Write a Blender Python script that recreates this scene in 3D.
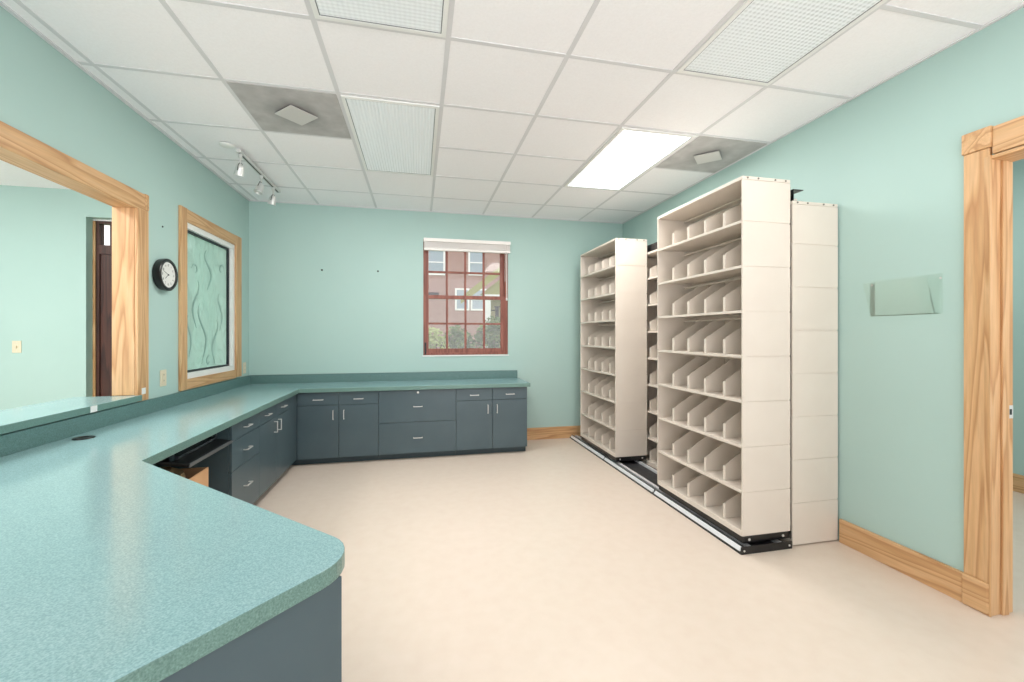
import bpy, bmesh, math, random
from mathutils import Vector, Matrix

random.seed(7)
PI = math.pi
S = bpy.context.scene
COL = S.collection
for o in list(bpy.data.objects):
    bpy.data.objects.remove(o)

# ------------------------------------------------------------------ camera, sky, sun, lamps, exposure
EYE = 1.295                      # lens height above the floor
cd = bpy.data.cameras.new('camera')
cd.sensor_width = 36.0
cd.lens = 423.4 / 1024 * 36.0
cd.shift_y = -6.6 / 1024
cd.clip_start = 0.02
cam = bpy.data.objects.new('camera', cd)
COL.objects.link(cam)
cam.location = (0, 0, EYE)
cam.rotation_euler = (PI / 2, 0, -0.2171)
S.camera = cam

w = bpy.data.worlds.new('sky')
w.use_nodes = True
S.world = w
wn = w.node_tree
wb = wn.nodes['Background']
tc = wn.nodes.new('ShaderNodeTexCoord')           # pale sky above; brighter lower half added to lift the ceiling
sx = wn.nodes.new('ShaderNodeSeparateXYZ')
wn.links.new(tc.outputs['Generated'], sx.inputs[0])
wr = wn.nodes.new('ShaderNodeMapRange')
wr.inputs[1].default_value, wr.inputs[2].default_value = -0.25, 0.25
wr.inputs[3].default_value, wr.inputs[4].default_value = 2.3, 0.72
wn.links.new(sx.outputs['Z'], wr.inputs[0])
wn.links.new(wr.outputs[0], wb.inputs[1])
wb.inputs[0].default_value = (1.0, 0.985, 1.0, 1)

def area(name, loc, sx, sy, power, rot=(0, 0, 0), color=(1, 0.98, 0.95)):
    l = bpy.data.lights.new(name, 'AREA')
    l.shape = 'RECTANGLE'
    l.size, l.size_y = sx, sy
    l.energy = power
    l.color = color
    o = bpy.data.objects.new(name, l)
    COL.objects.link(o)
    o.location = loc
    o.rotation_euler = rot
    return o

# tubes of the ceiling fixtures (just under each lens)
area('tube_and_fill_light', (-0.164, 3.27, 2.70), 0.5, 1.1, 15)
area('tube_and_fill_light', (1.663, 3.27, 2.70), 0.5, 1.1, 12)
area('tube_and_fill_light', (-0.164, 1.45, 2.70), 0.5, 1.1, 3)
area('tube_and_fill_light', (1.663, 1.45, 2.70), 0.5, 1.1, 4)
# unseen fill lamps added to brighten the two neighbouring rooms
area('tube_and_fill_light', (-2.9, 2.0, 2.70), 0.6, 1.2, 26)
area('tube_and_fill_light', (-3.8, 2.9, 2.70), 0.6, 1.2, 26)
area('tube_and_fill_light', (3.8, 1.9, 2.70), 0.6, 1.2, 9)

S.view_settings.view_transform = 'Standard'
S.view_settings.look = 'None'
S.view_settings.gamma = 1.0
S.view_settings.use_curve_mapping = False
S.view_settings.exposure = 0.82

# ------------------------------------------------------------------ materials
def lin(c):
    return tuple((x / 255 / 12.92) if x / 255 <= 0.04045 else ((x / 255 + 0.055) / 1.055) ** 2.4 for x in c) + (1,)

def base_mat(name, rgb, rough=0.5, metal=0.0, spec=0.5):
    m = bpy.data.materials.new(name)
    m.use_nodes = True
    b = m.node_tree.nodes['Principled BSDF']
    b.inputs['Base Color'].default_value = lin(rgb)
    b.inputs['Roughness'].default_value = rough
    b.inputs['Metallic'].default_value = metal
    b.inputs['Specular IOR Level'].default_value = spec
    return m

def nd(m, t, **kw):
    n = m.node_tree.nodes.new(t)
    for k, v in kw.items():
        setattr(n, k, v)
    return n

def lk(m, a, b):
    m.node_tree.links.new(a, b)

def ramp(m, stops):
    r = nd(m, 'ShaderNodeValToRGB')
    e = r.color_ramp.elements
    while len(e) < len(stops):
        e.new(0.5)
    for el, (p, c) in zip(e, stops):
        el.position = p
        el.color = lin(c)
    return r

def coords(m, scale=(1, 1, 1)):
    t = nd(m, 'ShaderNodeTexCoord')
    mp = nd(m, 'ShaderNodeMapping')
    mp.inputs['Scale'].default_value = scale
    lk(m, t.outputs['Object'], mp.inputs['Vector'])
    return mp.outputs['Vector']

def noise_mat(name, stops, scale, rough=0.5, detail=4.0, bump=0.0, bscale=None, metal=0.0, spec=0.5, stretch=(1, 1, 1)):
    m = base_mat(name, stops[0][1], rough, metal, spec)
    b = m.node_tree.nodes['Principled BSDF']
    v = coords(m, stretch)
    n = nd(m, 'ShaderNodeTexNoise')
    n.inputs['Scale'].default_value = scale
    n.inputs['Detail'].default_value = detail
    lk(m, v, n.inputs['Vector'])
    r = ramp(m, stops)
    lk(m, n.outputs['Fac'], r.inputs['Fac'])
    lk(m, r.outputs['Color'], b.inputs['Base Color'])
    if bump:
        n2 = nd(m, 'ShaderNodeTexNoise')
        n2.inputs['Scale'].default_value = bscale or scale
        n2.inputs['Detail'].default_value = 3
        lk(m, v, n2.inputs['Vector'])
        bp = nd(m, 'ShaderNodeBump')
        bp.inputs['Strength'].default_value = bump
        bp.inputs['Distance'].default_value = 0.004
        lk(m, n2.outputs['Fac'], bp.inputs['Height'])
        lk(m, bp.outputs['Normal'], b.inputs['Normal'])
    return m

def wood_mat(name, axis, light, mid, dark, rough=0.42):
    m = base_mat(name, mid, rough)
    b = m.node_tree.nodes['Principled BSDF']
    sc = [9.0, 9.0, 9.0]
    sc[axis] = 0.6
    v = coords(m, tuple(sc))
    nz = nd(m, 'ShaderNodeTexNoise')
    nz.inputs['Scale'].default_value = 0.9
    nz.inputs['Detail'].default_value = 2.0
    lk(m, v, nz.inputs['Vector'])
    mul = nd(m, 'ShaderNodeMath', operation='MULTIPLY')
    mul.inputs[1].default_value = 8.0
    lk(m, nz.outputs['Fac'], mul.inputs[0])
    fr = nd(m, 'ShaderNodeMath', operation='FRACT')
    lk(m, mul.outputs[0], fr.inputs[0])
    r = ramp(m, [(0.0, light), (0.5, mid), (0.82, dark), (0.93, mid), (1.0, light)])
    lk(m, fr.outputs[0], r.inputs['Fac'])
    fine = nd(m, 'ShaderNodeTexNoise')
    fine.inputs['Scale'].default_value = 14.0
    fine.inputs['Detail'].default_value = 3.0
    lk(m, v, fine.inputs['Vector'])
    fr2 = ramp(m, [(0.3, (238, 238, 238)), (0.7, (255, 255, 255))])
    lk(m, fine.outputs['Fac'], fr2.inputs['Fac'])
    mix = nd(m, 'ShaderNodeMix', data_type='RGBA', blend_type='MULTIPLY')
    mix.inputs[0].default_value = 1.0
    lk(m, r.outputs['Color'], mix.inputs[6])
    lk(m, fr2.outputs['Color'], mix.inputs[7])
    lk(m, mix.outputs[2], b.inputs['Base Color'])
    return m

PL, PM, PD = (224, 182, 136), (216, 171, 122), (194, 144, 97)
WOOD = [wood_mat('pine_' + a, i, PL, PM, PD) for i, a in enumerate(('along_x', 'along_y', 'along_z'))]
M = {}
M['teal_paint'] = noise_mat('teal_paint', [(0.3, (176, 204, 198)), (0.7, (180, 207, 201))], 1.3, 0.55, bump=0.05, bscale=160, spec=0.3)
M['floor'] = noise_mat('cream_vinyl', [(0.3, (225, 208, 193)), (0.5, (227, 211, 196)), (0.7, (229, 213, 199))], 14, 0.33, detail=8)
M['tile'] = noise_mat('ceiling_tile', [(0.35, (249, 247, 249)), (0.65, (253, 251, 253))], 90, 0.9, bump=0.15, bscale=140, spec=0.1)
M['tee'] = base_mat('white_tee_bar', (222, 221, 223), 0.5)
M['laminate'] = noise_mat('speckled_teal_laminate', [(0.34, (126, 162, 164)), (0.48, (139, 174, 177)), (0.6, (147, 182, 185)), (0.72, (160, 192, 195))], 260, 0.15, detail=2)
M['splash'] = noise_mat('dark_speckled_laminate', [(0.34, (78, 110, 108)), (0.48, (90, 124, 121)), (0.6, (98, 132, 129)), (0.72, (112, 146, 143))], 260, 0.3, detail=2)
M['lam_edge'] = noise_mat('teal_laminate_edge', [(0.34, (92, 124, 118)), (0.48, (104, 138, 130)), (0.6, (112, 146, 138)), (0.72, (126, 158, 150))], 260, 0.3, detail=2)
M['slate'] = noise_mat('slate_laminate', [(0.3, (72, 90, 97)), (0.7, (79, 97, 104))], 3, 0.3)
M['slate_dark'] = base_mat('slate_carcass', (48, 64, 70), 0.6)
M['toe'] = base_mat('dark_toe_kick', (60, 78, 84), 0.5)
M['beige'] = noise_mat('beige_enamel', [(0.3, (224, 213, 201)), (0.7, (228, 218, 206))], 4, 0.45)
M['black'] = base_mat('black_plastic', (22, 22, 23), 0.3)
M['deck'] = noise_mat('charcoal_deck', [(0.3, (44, 44, 46)), (0.7, (66, 66, 68))], 30, 0.5, detail=5)
M['alu'] = base_mat('brushed_aluminium', (232, 232, 234), 0.4, 0.25)
M['chrome'] = base_mat('satin_nickel', (226, 226, 224), 0.35, 0.5)
M['white'] = base_mat('white_enamel', (240, 240, 238), 0.4)
M['dial'] = base_mat('white_dial', (228, 228, 224), 0.5)
M['ivory'] = base_mat('ivory_plastic', (226, 214, 188), 0.4)
M['redwood'] = wood_mat('reddish_brown_sash', 2, (158, 98, 84), (148, 88, 74), (128, 72, 60), 0.45)
M['darkdoor'] = wood_mat('dark_mahogany', 2, (84, 48, 38), (72, 40, 32), (52, 28, 23), 0.4)
M['gasket'] = base_mat('black_gasket', (24, 30, 38), 0.5)
M['card'] = noise_mat('corrugated_cardboard', [(0.3, (206, 160, 118)), (0.7, (216, 172, 130))], 8, 0.8)
M['paper'] = base_mat('kraft_paper', (188, 158, 120), 0.8)
M['tape'] = base_mat('white_tape', (238, 238, 236), 0.5)
M['blind'] = base_mat('white_blind', (250, 245, 241), 0.45)
M['brick'] = base_mat('pink_brick', (190, 140, 128), 0.85)
M['housewhite'] = base_mat('white_house_trim', (236, 238, 238), 0.5)
M['porch'] = base_mat('pale_green_boards', (158, 158, 104), 0.6)
M['shingle'] = base_mat('grey_shingles', (120, 112, 110), 0.8)
M['grass'] = noise_mat('lawn_grass', [(0.3, (120, 150, 70)), (0.6, (150, 178, 92)), (0.75, (190, 200, 130))], 6, 0.9, bump=0.6)
M['leaf'] = noise_mat('shrub_leaf', [(0.3, (44, 74, 30)), (0.5, (80, 112, 50)), (0.7, (150, 168, 100))], 5, 0.55)
M['glassdark'] = base_mat('house_glass', (160, 174, 186), 0.1)
M['bulb'] = base_mat('lamp_glass', (235, 235, 232), 0.25)

def brick_nodes(m):
    b = m.node_tree.nodes['Principled BSDF']
    t = nd(m, 'ShaderNodeTexCoord')
    sp = nd(m, 'ShaderNodeSeparateXYZ')
    cb = nd(m, 'ShaderNodeCombineXYZ')
    lk(m, t.outputs['Object'], sp.inputs[0])
    lk(m, sp.outputs['X'], cb.inputs['X'])
    lk(m, sp.outputs['Z'], cb.inputs['Y'])
    br = nd(m, 'ShaderNodeTexBrick')
    br.inputs['Color1'].default_value = lin((168, 132, 126))
    br.inputs['Color2'].default_value = lin((150, 114, 108))
    br.inputs['Mortar'].default_value = lin((186, 170, 164))
    br.inputs['Scale'].default_value = 4.0
    br.inputs['Mortar Size'].default_value = 0.03
    lk(m, cb.outputs[0], br.inputs['Vector'])
    lk(m, br.outputs['Color'], b.inputs['Base Color'])
brick_nodes(M['brick'])

def diffuser_mat():
    """grey dusty sheet metal with a soot smear round the centre plate (dirt with a shape of its own)"""
    m = noise_mat('dusty_grey_metal', [(0.3, (172, 169, 168)), (0.55, (186, 183, 182)), (0.75, (198, 195, 194))], 9, 0.6, detail=8)
    b = m.node_tree.nodes['Principled BSDF']
    src = b.inputs['Base Color'].links[0].from_socket
    ln = nd(m, 'ShaderNodeVectorMath', operation='LENGTH')
    lk(m, coords(m, (1, 1, 0)), ln.inputs[0])
    mr = nd(m, 'ShaderNodeMapRange')
    mr.inputs[1].default_value = 0.09
    mr.inputs[2].default_value = 0.2
    mr.inputs[3].default_value = 0.6
    mr.inputs[4].default_value = 1.0
    lk(m, ln.outputs['Value'], mr.inputs[0])
    mx = nd(m, 'ShaderNodeMix', data_type='RGBA', blend_type='MULTIPLY')
    mx.inputs[0].default_value = 1.0
    lk(m, src, mx.inputs[6])
    lk(m, mr.outputs[0], mx.inputs[7])
    lk(m, mx.outputs[2], b.inputs['Base Color'])
    return m
M['dusty'] = diffuser_mat()
M['dusty_plate'] = base_mat('grey_diffuser_plate', (206, 203, 200), 0.5)
M['soot'] = base_mat('soot_smear', (120, 117, 114), 0.8)

def glass(name, tint=(255, 255, 255), rough=0.0, alpha=0.12):
    m = bpy.data.materials.new(name)
    m.use_nodes = True
    nt = m.node_tree
    b = nt.nodes['Principled BSDF']
    out = nt.nodes['Material Output']
    b.inputs['Base Color'].default_value = lin(tint)
    b.inputs['Roughness'].default_value = rough
    b.inputs['Specular IOR Level'].default_value = 0.5
    tr = nd(m, 'ShaderNodeBsdfTransparent')
    tr.inputs[0].default_value = lin(tint)
    gl = nd(m, 'ShaderNodeBsdfGlossy')
    gl.inputs['Roughness'].default_value = max(rough, 0.02)
    mx = nd(m, 'ShaderNodeMixShader')
    mx.inputs[0].default_value = alpha
    lk(m, tr.outputs[0], mx.inputs[1])
    lk(m, gl.outputs[0], mx.inputs[2])
    lk(m, mx.outputs[0], out.inputs['Surface'])
    return m
M['pane'] = glass('clear_glass', alpha=0.06)
M['acrylic'] = glass('clear_acrylic', (254, 255, 254), 0.1, 0.035)

def frosted():
    m = bpy.data.materials.new('etched_glass')
    m.use_nodes = True
    out = m.node_tree.nodes['Material Output']
    df = nd(m, 'ShaderNodeBsdfTranslucent')
    df.inputs[0].default_value = lin((214, 234, 228))
    d2 = nd(m, 'ShaderNodeBsdfDiffuse')
    d2.inputs[0].default_value = lin((196, 224, 217))
    m0 = nd(m, 'ShaderNodeMixShader')
    m0.inputs[0].default_value = 0.45
    lk(m, df.outputs[0], m0.inputs[1])
    lk(m, d2.outputs[0], m0.inputs[2])
    tr = nd(m, 'ShaderNodeBsdfTransparent')
    tr.inputs[0].default_value = lin((228, 244, 238))
    gl = nd(m, 'ShaderNodeBsdfGlossy')
    gl.inputs['Roughness'].default_value = 0.06
    v = coords(m, (1, 1.6, 1))
    n = nd(m, 'ShaderNodeTexNoise')
    n.inputs['Scale'].default_value = 3.2
    n.inputs['Detail'].default_value = 1.5
    n.inputs['Distortion'].default_value = 1.2
    lk(m, v, n.inputs['Vector'])
    rp = nd(m, 'ShaderNodeMapRange')
    rp.inputs[1].default_value = 0.45
    rp.inputs[2].default_value = 0.55
    rp.inputs[3].default_value = 0.55
    rp.inputs[4].default_value = 0.75
    lk(m, n.outputs['Fac'], rp.inputs[0])
    m1 = nd(m, 'ShaderNodeMixShader')
    lk(m, rp.outputs[0], m1.inputs[0])
    lk(m, tr.outputs[0], m1.inputs[1])
    lk(m, m0.outputs[0], m1.inputs[2])
    m2 = nd(m, 'ShaderNodeMixShader')
    m2.inputs[0].default_value = 0.08
    lk(m, m1.outputs[0], m2.inputs[1])
    lk(m, gl.outputs[0], m2.inputs[2])
    lk(m, m2.outputs[0], out.inputs['Surface'])
    return m
M['etched'] = frosted()

def lens_mat(name, mode, strength, lo=0.62):
    """prismatic lamp lens: mode 'ribs' (grooves across x), 'grid' (small prisms) or 'plain'"""
    m = base_mat(name, (228, 232, 234), 0.25)
    b = m.node_tree.nodes['Principled BSDF']
    b.inputs['Emission Color'].default_value = (0.95, 0.98, 1.0, 1)
    b.inputs['Emission Strength'].default_value = strength
    if mode == 'plain':
        return m
    v = coords(m)
    sp = nd(m, 'ShaderNodeSeparateXYZ')
    lk(m, v, sp.inputs[0])
    def wavef(axis, freq):
        a = nd(m, 'ShaderNodeMath', operation='MULTIPLY')
        a.inputs[1].default_value = freq
        lk(m, sp.outputs[axis], a.inputs[0])
        s = nd(m, 'ShaderNodeMath', operation='SINE')
        lk(m, a.outputs[0], s.inputs[0])
        return s.outputs[0]
    if mode == 'ribs':
        wv = wavef('X', 2 * PI / 0.021)
    else:
        p = nd(m, 'ShaderNodeMath', operation='ADD')
        lk(m, wavef('X', 2 * PI / 0.022), p.inputs[0])
        lk(m, wavef('Y', 2 * PI / 0.022), p.inputs[1])
        wv = p.outputs[0]
    mr = nd(m, 'ShaderNodeMapRange')
    mr.inputs[1].default_value = -1 if mode == 'ribs' else -2
    mr.inputs[2].default_value = 1 if mode == 'ribs' else 2
    mr.inputs[3].default_value = strength * lo
    mr.inputs[4].default_value = strength
    lk(m, wv, mr.inputs[0])
    lk(m, mr.outputs[0], b.inputs['Emission Strength'])
    bp = nd(m, 'ShaderNodeBump')
    bp.inputs['Strength'].default_value = 0.3
    bp.inputs['Distance'].default_value = 0.004
    lk(m, wv, bp.inputs['Height'])
    lk(m, bp.outputs['Normal'], b.inputs['Normal'])
    return m
M['lens_ribs'] = lens_mat('ribbed_lens', 'ribs', 0.09, 0.45)
M['lens_grid'] = lens_mat('prism_lens', 'grid', 0.10, 0.3)
M['lens_lit'] = lens_mat('lit_lens', 'plain', 1.2)

# ------------------------------------------------------------------ mesh helpers
def box(bm, x0, y0, z0, x1, y1, z1):
    c = ((x0 + x1) / 2, (y0 + y1) / 2, (z0 + z1) / 2)
    r = bmesh.ops.create_cube(bm, size=1.0)
    bmesh.ops.scale(bm, vec=(abs(x1 - x0), abs(y1 - y0), abs(z1 - z0)), verts=r['verts'])
    bmesh.ops.translate(bm, vec=c, verts=r['verts'])
    return r['verts']

def obox(bm, mat, x0, y0, z0, x1, y1, z1):
    vs = box(bm, x0, y0, z0, x1, y1, z1)
    bmesh.ops.transform(bm, matrix=mat, verts=vs)
    return vs

def prism(bm, pts, z0, z1):
    """extrude a polygon (x, y) from z0 to z1"""
    lo = [bm.verts.new((p[0], p[1], z0)) for p in pts]
    hi = [bm.verts.new((p[0], p[1], z1)) for p in pts]
    n = len(pts)
    bm.faces.new(lo[::-1])
    bm.faces.new(hi)
    for i in range(n):
        bm.faces.new((lo[i], lo[(i + 1) % n], hi[(i + 1) % n], hi[i]))
    return lo + hi

def cyl(bm, a, b, r, seg=16, r2=None):
    a, b = Vector(a), Vector(b)
    d = b - a
    res = bmesh.ops.create_cone(bm, cap_ends=True, segments=seg, radius1=r, radius2=r if r2 is None else r2, depth=d.length)
    q = d.to_track_quat('Z', 'Y').to_matrix().to_4x4()
    bmesh.ops.transform(bm, matrix=Matrix.Translation((a + b) / 2) @ q, verts=res['verts'])
    return res['verts']

def tube(bm, pts, r, seg=8):
    pts = [Vector(p) for p in pts]
    rings = []
    for i, p in enumerate(pts):
        t = (pts[min(i + 1, len(pts) - 1)] - pts[max(i - 1, 0)]).normalized()
        u = t.orthogonal().normalized() if i == 0 else (u - t * u.dot(t)).normalized()
        v = t.cross(u)
        rings.append([bm.verts.new(p + (u * math.cos(2 * PI * k / seg) + v * math.sin(2 * PI * k / seg)) * r) for k in range(seg)])
    for a, b in zip(rings, rings[1:]):
        for k in range(seg):
            bm.faces.new((a[k], a[(k + 1) % seg], b[(k + 1) % seg], b[k]))
    bm.faces.new(rings[0][::-1])
    bm.faces.new(rings[-1])

def lathe(bm, prof, seg=40, mat=None):
    """profile (r, h) turned round z, then placed with mat"""
    rings = []
    for r, h in prof:
        rings.append([bm.verts.new((r * math.cos(2 * PI * k / seg), r * math.sin(2 * PI * k / seg), h)) for k in range(seg)])
    for a, b in zip(rings, rings[1:]):
        for k in range(seg):
            bm.faces.new((a[k], a[(k + 1) % seg], b[(k + 1) % seg], b[k]))
    vs = [v for r in rings for v in r]
    bm.faces.new(rings[0][::-1])
    bm.faces.new(rings[-1])
    if mat is not None:
        bmesh.ops.transform(bm, matrix=mat, verts=vs)
    return vs

def world_loc(o):
    l = Vector(o.location)
    while o.parent:
        o = o.parent
        l = l + o.location
    return l

def mk(name, bm, mat, parent=None, at=None, bevel=0.0, smooth=False, kind=None, seg=2, label=None):
    """link a bmesh whose vertices are in the parent's root frame; the object's origin goes to its middle (or at)"""
    if bevel:
        bmesh.ops.bevel(bm, geom=[e for e in bm.edges if e.calc_face_angle(0) > 0.5], offset=bevel, segments=seg, affect='EDGES', profile=0.6, clamp_overlap=True)
    bmesh.ops.recalc_face_normals(bm, faces=bm.faces)
    co = [v.co for v in bm.verts]
    if at is None:
        lo = Vector((min(c.x for c in co), min(c.y for c in co), min(c.z for c in co)))
        hi = Vector((max(c.x for c in co), max(c.y for c in co), max(c.z for c in co)))
        at = (lo + hi) / 2
    at = Vector(at)
    bmesh.ops.translate(bm, vec=-at, verts=bm.verts)
    me = bpy.data.meshes.new(name)
    bm.to_mesh(me)
    bm.free()
    me.materials.append(mat)
    if smooth:
        for p in me.polygons:
            p.use_smooth = True
        me.set_sharp_from_angle(angle=math.radians(40))
    o = bpy.data.objects.new(name, me)
    COL.objects.link(o)
    if parent:
        o.parent = parent
        # vertices are in the frame of the root thing: subtract the offsets of parents below the root
        off = Vector((0, 0, 0))
        p = parent
        while p.parent:
            off += p.location
            p = p.parent
        o.location = at - off
    else:
        o.location = at
    if kind:
        o['kind'] = kind
    if label:
        o['label'] = label
    return o

def thing(name, label, cat, loc=(0, 0, 0), rz=0.0, group=None, kind=None):
    o = bpy.data.objects.new(name, None)
    o.empty_display_size = 0.1
    COL.objects.link(o)
    o.location = loc
    o.rotation_euler = (0, 0, rz)
    if kind:
        o['kind'] = kind
    else:
        o['label'] = label
        o['category'] = cat
    if group:
        o['group'] = group
    return o

def tag(o, label, cat, group=None):
    o['label'] = label
    o['category'] = cat
    if group:
        o['group'] = group
    return o

def kids(o):
    return [c for c in bpy.data.objects if c.parent == o]

def copy_tree(o, parent=None):
    c = o.copy()
    COL.objects.link(c)
    c.parent = parent
    for ch in kids(o):
        copy_tree(ch, c)
    return c

def part(name, mat, parent, *boxes, bevel=0.0, kind=None, label=None, smooth=False):
    bm = bmesh.new()
    for b in boxes:
        box(bm, *b)
    return mk(name, bm, mat, parent, bevel=bevel, kind=kind, label=label, smooth=smooth)

def grid_wall(bm, axis, t0, t1, u_cuts, z_cuts, holes):
    """wall as one solid: axis 'y' means it runs along y with thickness in x"""
    for i in range(len(u_cuts) - 1):
        for j in range(len(z_cuts) - 1):
            u0, u1, z0, z1 = u_cuts[i], u_cuts[i + 1], z_cuts[j], z_cuts[j + 1]
            um, zm = (u0 + u1) / 2, (z0 + z1) / 2
            if any(h[0] < um < h[1] and h[2] < zm < h[3] for h in holes):
                continue
            if axis == 'y':
                box(bm, t0, u0, z0, t1, u1, z1)
            else:
                box(bm, u0, t0, z0, u1, t1, z1)
    bmesh.ops.remove_doubles(bm, verts=bm.verts, dist=1e-5)
    seen = {}
    for f in list(bm.faces):                      # drop the inner faces between cells
        k = tuple(sorted(v.index for v in f.verts))
        seen.setdefault(k, []).append(f)
    dead = [f for fs in seen.values() if len(fs) > 1 for f in fs]
    bmesh.ops.delete(bm, geom=dead, context='FACES_ONLY')

# ------------------------------------------------------------------ the room shell
XL, XR, YB, H = -1.777, 2.58, 5.04, 2.732
XLO = -1.900                     # far face of the left wall
XRO = 2.71                       # far face of the right wall
NEAR = -0.9                      # the shell stays open behind the camera

bm = bmesh.new()
box(bm, -6.2, -2.0, -0.12, 6.0, 5.29, 0.0)
mk('floor', bm, M['floor'], kind='structure')

bm = bmesh.new()
box(bm, -6.2, NEAR, H, 6.0, 5.29, H + 0.1)
ceil = mk('ceiling', bm, M['tile'], kind='structure')
C0, R0, P = -1.688, 2.0726, 0.6096
R0 = 2.680 - 5 * P
bm = bmesh.new()
hw = 0.012
for i in range(8):
    x = C0 + i * P
    if x < XR - 0.02:
        box(bm, x - hw, NEAR, H - 0.0032, x + hw, YB - 0.001, H - 0.0002)
for j in range(0, 10):
    y = R0 + j * P
    if NEAR < y < YB:
        xs = [XL + 0.001] + [C0 + i * P for i in range(7)] + [XR - 0.001]
        for a, b in zip(xs, xs[1:]):
            box(bm, a + (hw if a > XL + 0.01 else 0), y - hw, H - 0.003, b - (hw if b < XR - 0.01 else 0), y + hw, H - 0.0002)
# wall angle all round
box(bm, XL + 0.0005, NEAR, H - 0.008, XL + 0.022, YB - 0.001, H - 0.0002)
box(bm, XR - 0.018, NEAR, H - 0.008, XR - 0.0005, YB - 0.001, H - 0.0002)
box(bm, XL + 0.022, YB - 0.018, H - 0.0079, XR - 0.018, YB - 0.0005, H - 0.0002)
mk('trim_1', bm, M['tee'], kind='structure')

# left wall with the pass-through opening and the etched window
PT = (1.00, 3.188, 0.866, 2.126)           # y0, y1, z0, z1
W2 = (3.765, 4.668, 0.945, 2.175)
bm = bmesh.new()
grid_wall(bm, 'y', XLO, XL, [NEAR, PT[0], PT[1], W2[0], W2[1], YB], [0, PT[2], W2[2], PT[3], W2[3], H], [PT, W2])
mk('wall_left', bm, M['teal_paint'], kind='structure')

# back wall of this room and of the room behind the pass-through
BW = (0.053, 1.062, 1.052, 2.412)
DR = (-3.24, -2.30, 0.0, 2.47)
bm = bmesh.new()
grid_wall(bm, 'x', YB, 5.29, [-6.2, DR[0], DR[1], XLO, BW[0], BW[1], XR, XRO, 6.0], [0, BW[2], BW[3], DR[3], H], [BW, DR])
mk('wall_back', bm, M['teal_paint'], kind='structure')

DO = (0.50, 1.445, 0.0, 2.115)
bm = bmesh.new()
grid_wall(bm, 'y', XR, XRO, [NEAR, DO[0], DO[1], YB], [0, DO[3], H], [DO])
mk('wall_right', bm, M['teal_paint'], kind='structure')

bm = bmesh.new()
box(bm, 4.82, NEAR, 0, 4.95, YB, H)
mk('wall_side', bm, M['teal_paint'], kind='structure')
bm = bmesh.new()
box(bm, 4.80, NEAR, 0, 4.819, YB - 0.001, 0.145)
mk('baseboard_side', bm, WOOD[1], kind='structure', bevel=0.004)
bm = bmesh.new()
box(bm, -6.2, NEAR, 0, -6.05, YB, H)
mk('wall_outer', bm, M['teal_paint'], kind='structure')

# baseboards
part('baseboard_right', WOOD[1], None, (XR - 0.02, 1.527, 0, XR - 0.0005, 2.14, 0.145), bevel=0.004, kind='structure')
part('baseboard_back', WOOD[0], None, (1.165, YB - 0.02, 0, XR - 0.36, YB - 0.0005, 0.145), bevel=0.004, kind='structure')

# pine casing and liner of the pass-through
t = thing('trim_2', '', '', (XL, 3.168, 0), kind='structure')
def rel(o, b):
    l = o.location
    return (b[0] - l.x, b[1] - l.y, b[2] - l.z, b[3] - l.x, b[4] - l.y, b[5] - l.z)
CX = XL + 0.020
part('side_casing', WOOD[2], t, rel(t, (XL + 0.0005, 3.168, 0.861, CX, 3.281, 2.112)), bevel=0.005, kind='structure')
part('corner_block', WOOD[0], t, rel(t, (XL + 0.0005, 3.245, 2.113, CX + 0.002, 3.283, 2.222)), bevel=0.007, kind='structure')
part('head_casing', WOOD[1], t, rel(t, (XL + 0.0005, 0.90, 2.104, CX, 3.2445, 2.216)), bevel=0.005, kind='structure')
part('side_jamb', WOOD[2], t, rel(t, (XLO, 3.168, 0.905, XL + 0.0004, 3.1875, 2.106)), bevel=0.002, kind='structure')
part('head_jamb', WOOD[1], t, rel(t, (XLO, 1.0, 2.1065, XL + 0.0004, 3.1875, 2.1255)), bevel=0.002, kind='structure')
part('sticker', M['tape'], t, rel(t, (CX + 0.0002, 3.205, 0.905, CX + 0.001, 3.245, 0.945)), kind='structure')

# etched-glass window in the left wall
t = thing('window_2', '', '', (XL, 4.2, 0), kind='structure')
y0, y1, z0, z1 = W2
for nm, b, wd in (('casing', (XL + 0.0005, 3.672, 0.864, CX, y0, 2.275), WOOD[2]), ('casing', (XL + 0.0005, y1, 0.872, CX, 4.80, 2.275), WOOD[2]),
                  ('casing', (XL + 0.0005, y0, z1, CX - 0.002, y1, 2.272), WOOD[1]), ('casing', (XL + 0.0005, y0, 0.864, CX - 0.002, y1, z0), WOOD[1])):
    part(nm, wd, t, rel(t, b), bevel=0.004, kind='structure')
L = 0.045
part('liner', M['white'], t, rel(t, (XLO - 0.02, y0 + 0.0005, z0 + L, XL + 0.004, y0 + 0.012, z1 - L)), rel(t, (XLO - 0.02, y1 - L, z0 + L, XL + 0.004, y1 - 0.0005, z1 - L)),
     rel(t, (XLO - 0.02, y0 + 0.0005, z0 + 0.0005, XL + 0.004, y1 - 0.0005, z0 + L)), rel(t, (XLO - 0.02, y0 + 0.0005, z1 - L, XL + 0.004, y1 - 0.0005, z1 - 0.0005)), kind='structure')
gx = XL - 0.045
gy0, gy1, gz0, gz1 = y0 + 0.013, y1 - L, z0 + L, z1 - L
g = 0.016
part('gasket', M['gasket'], t, rel(t, (gx, gy0, gz0, gx + 0.02, gy0 + g, gz1)), rel(t, (gx, gy1 - g, gz0, gx + 0.02, gy1, gz1)),
     rel(t, (gx, gy0 + g, gz0, gx + 0.02, gy1 - g, gz0 + g)), rel(t, (gx, gy0 + g, gz1 - g, gx + 0.02, gy1 - g, gz1)), kind='structure')
part('pane', M['etched'], t, rel(t, (gx - 0.008, gy0, gz0, gx - 0.001, gy1, gz1)), kind='structure')
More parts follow.
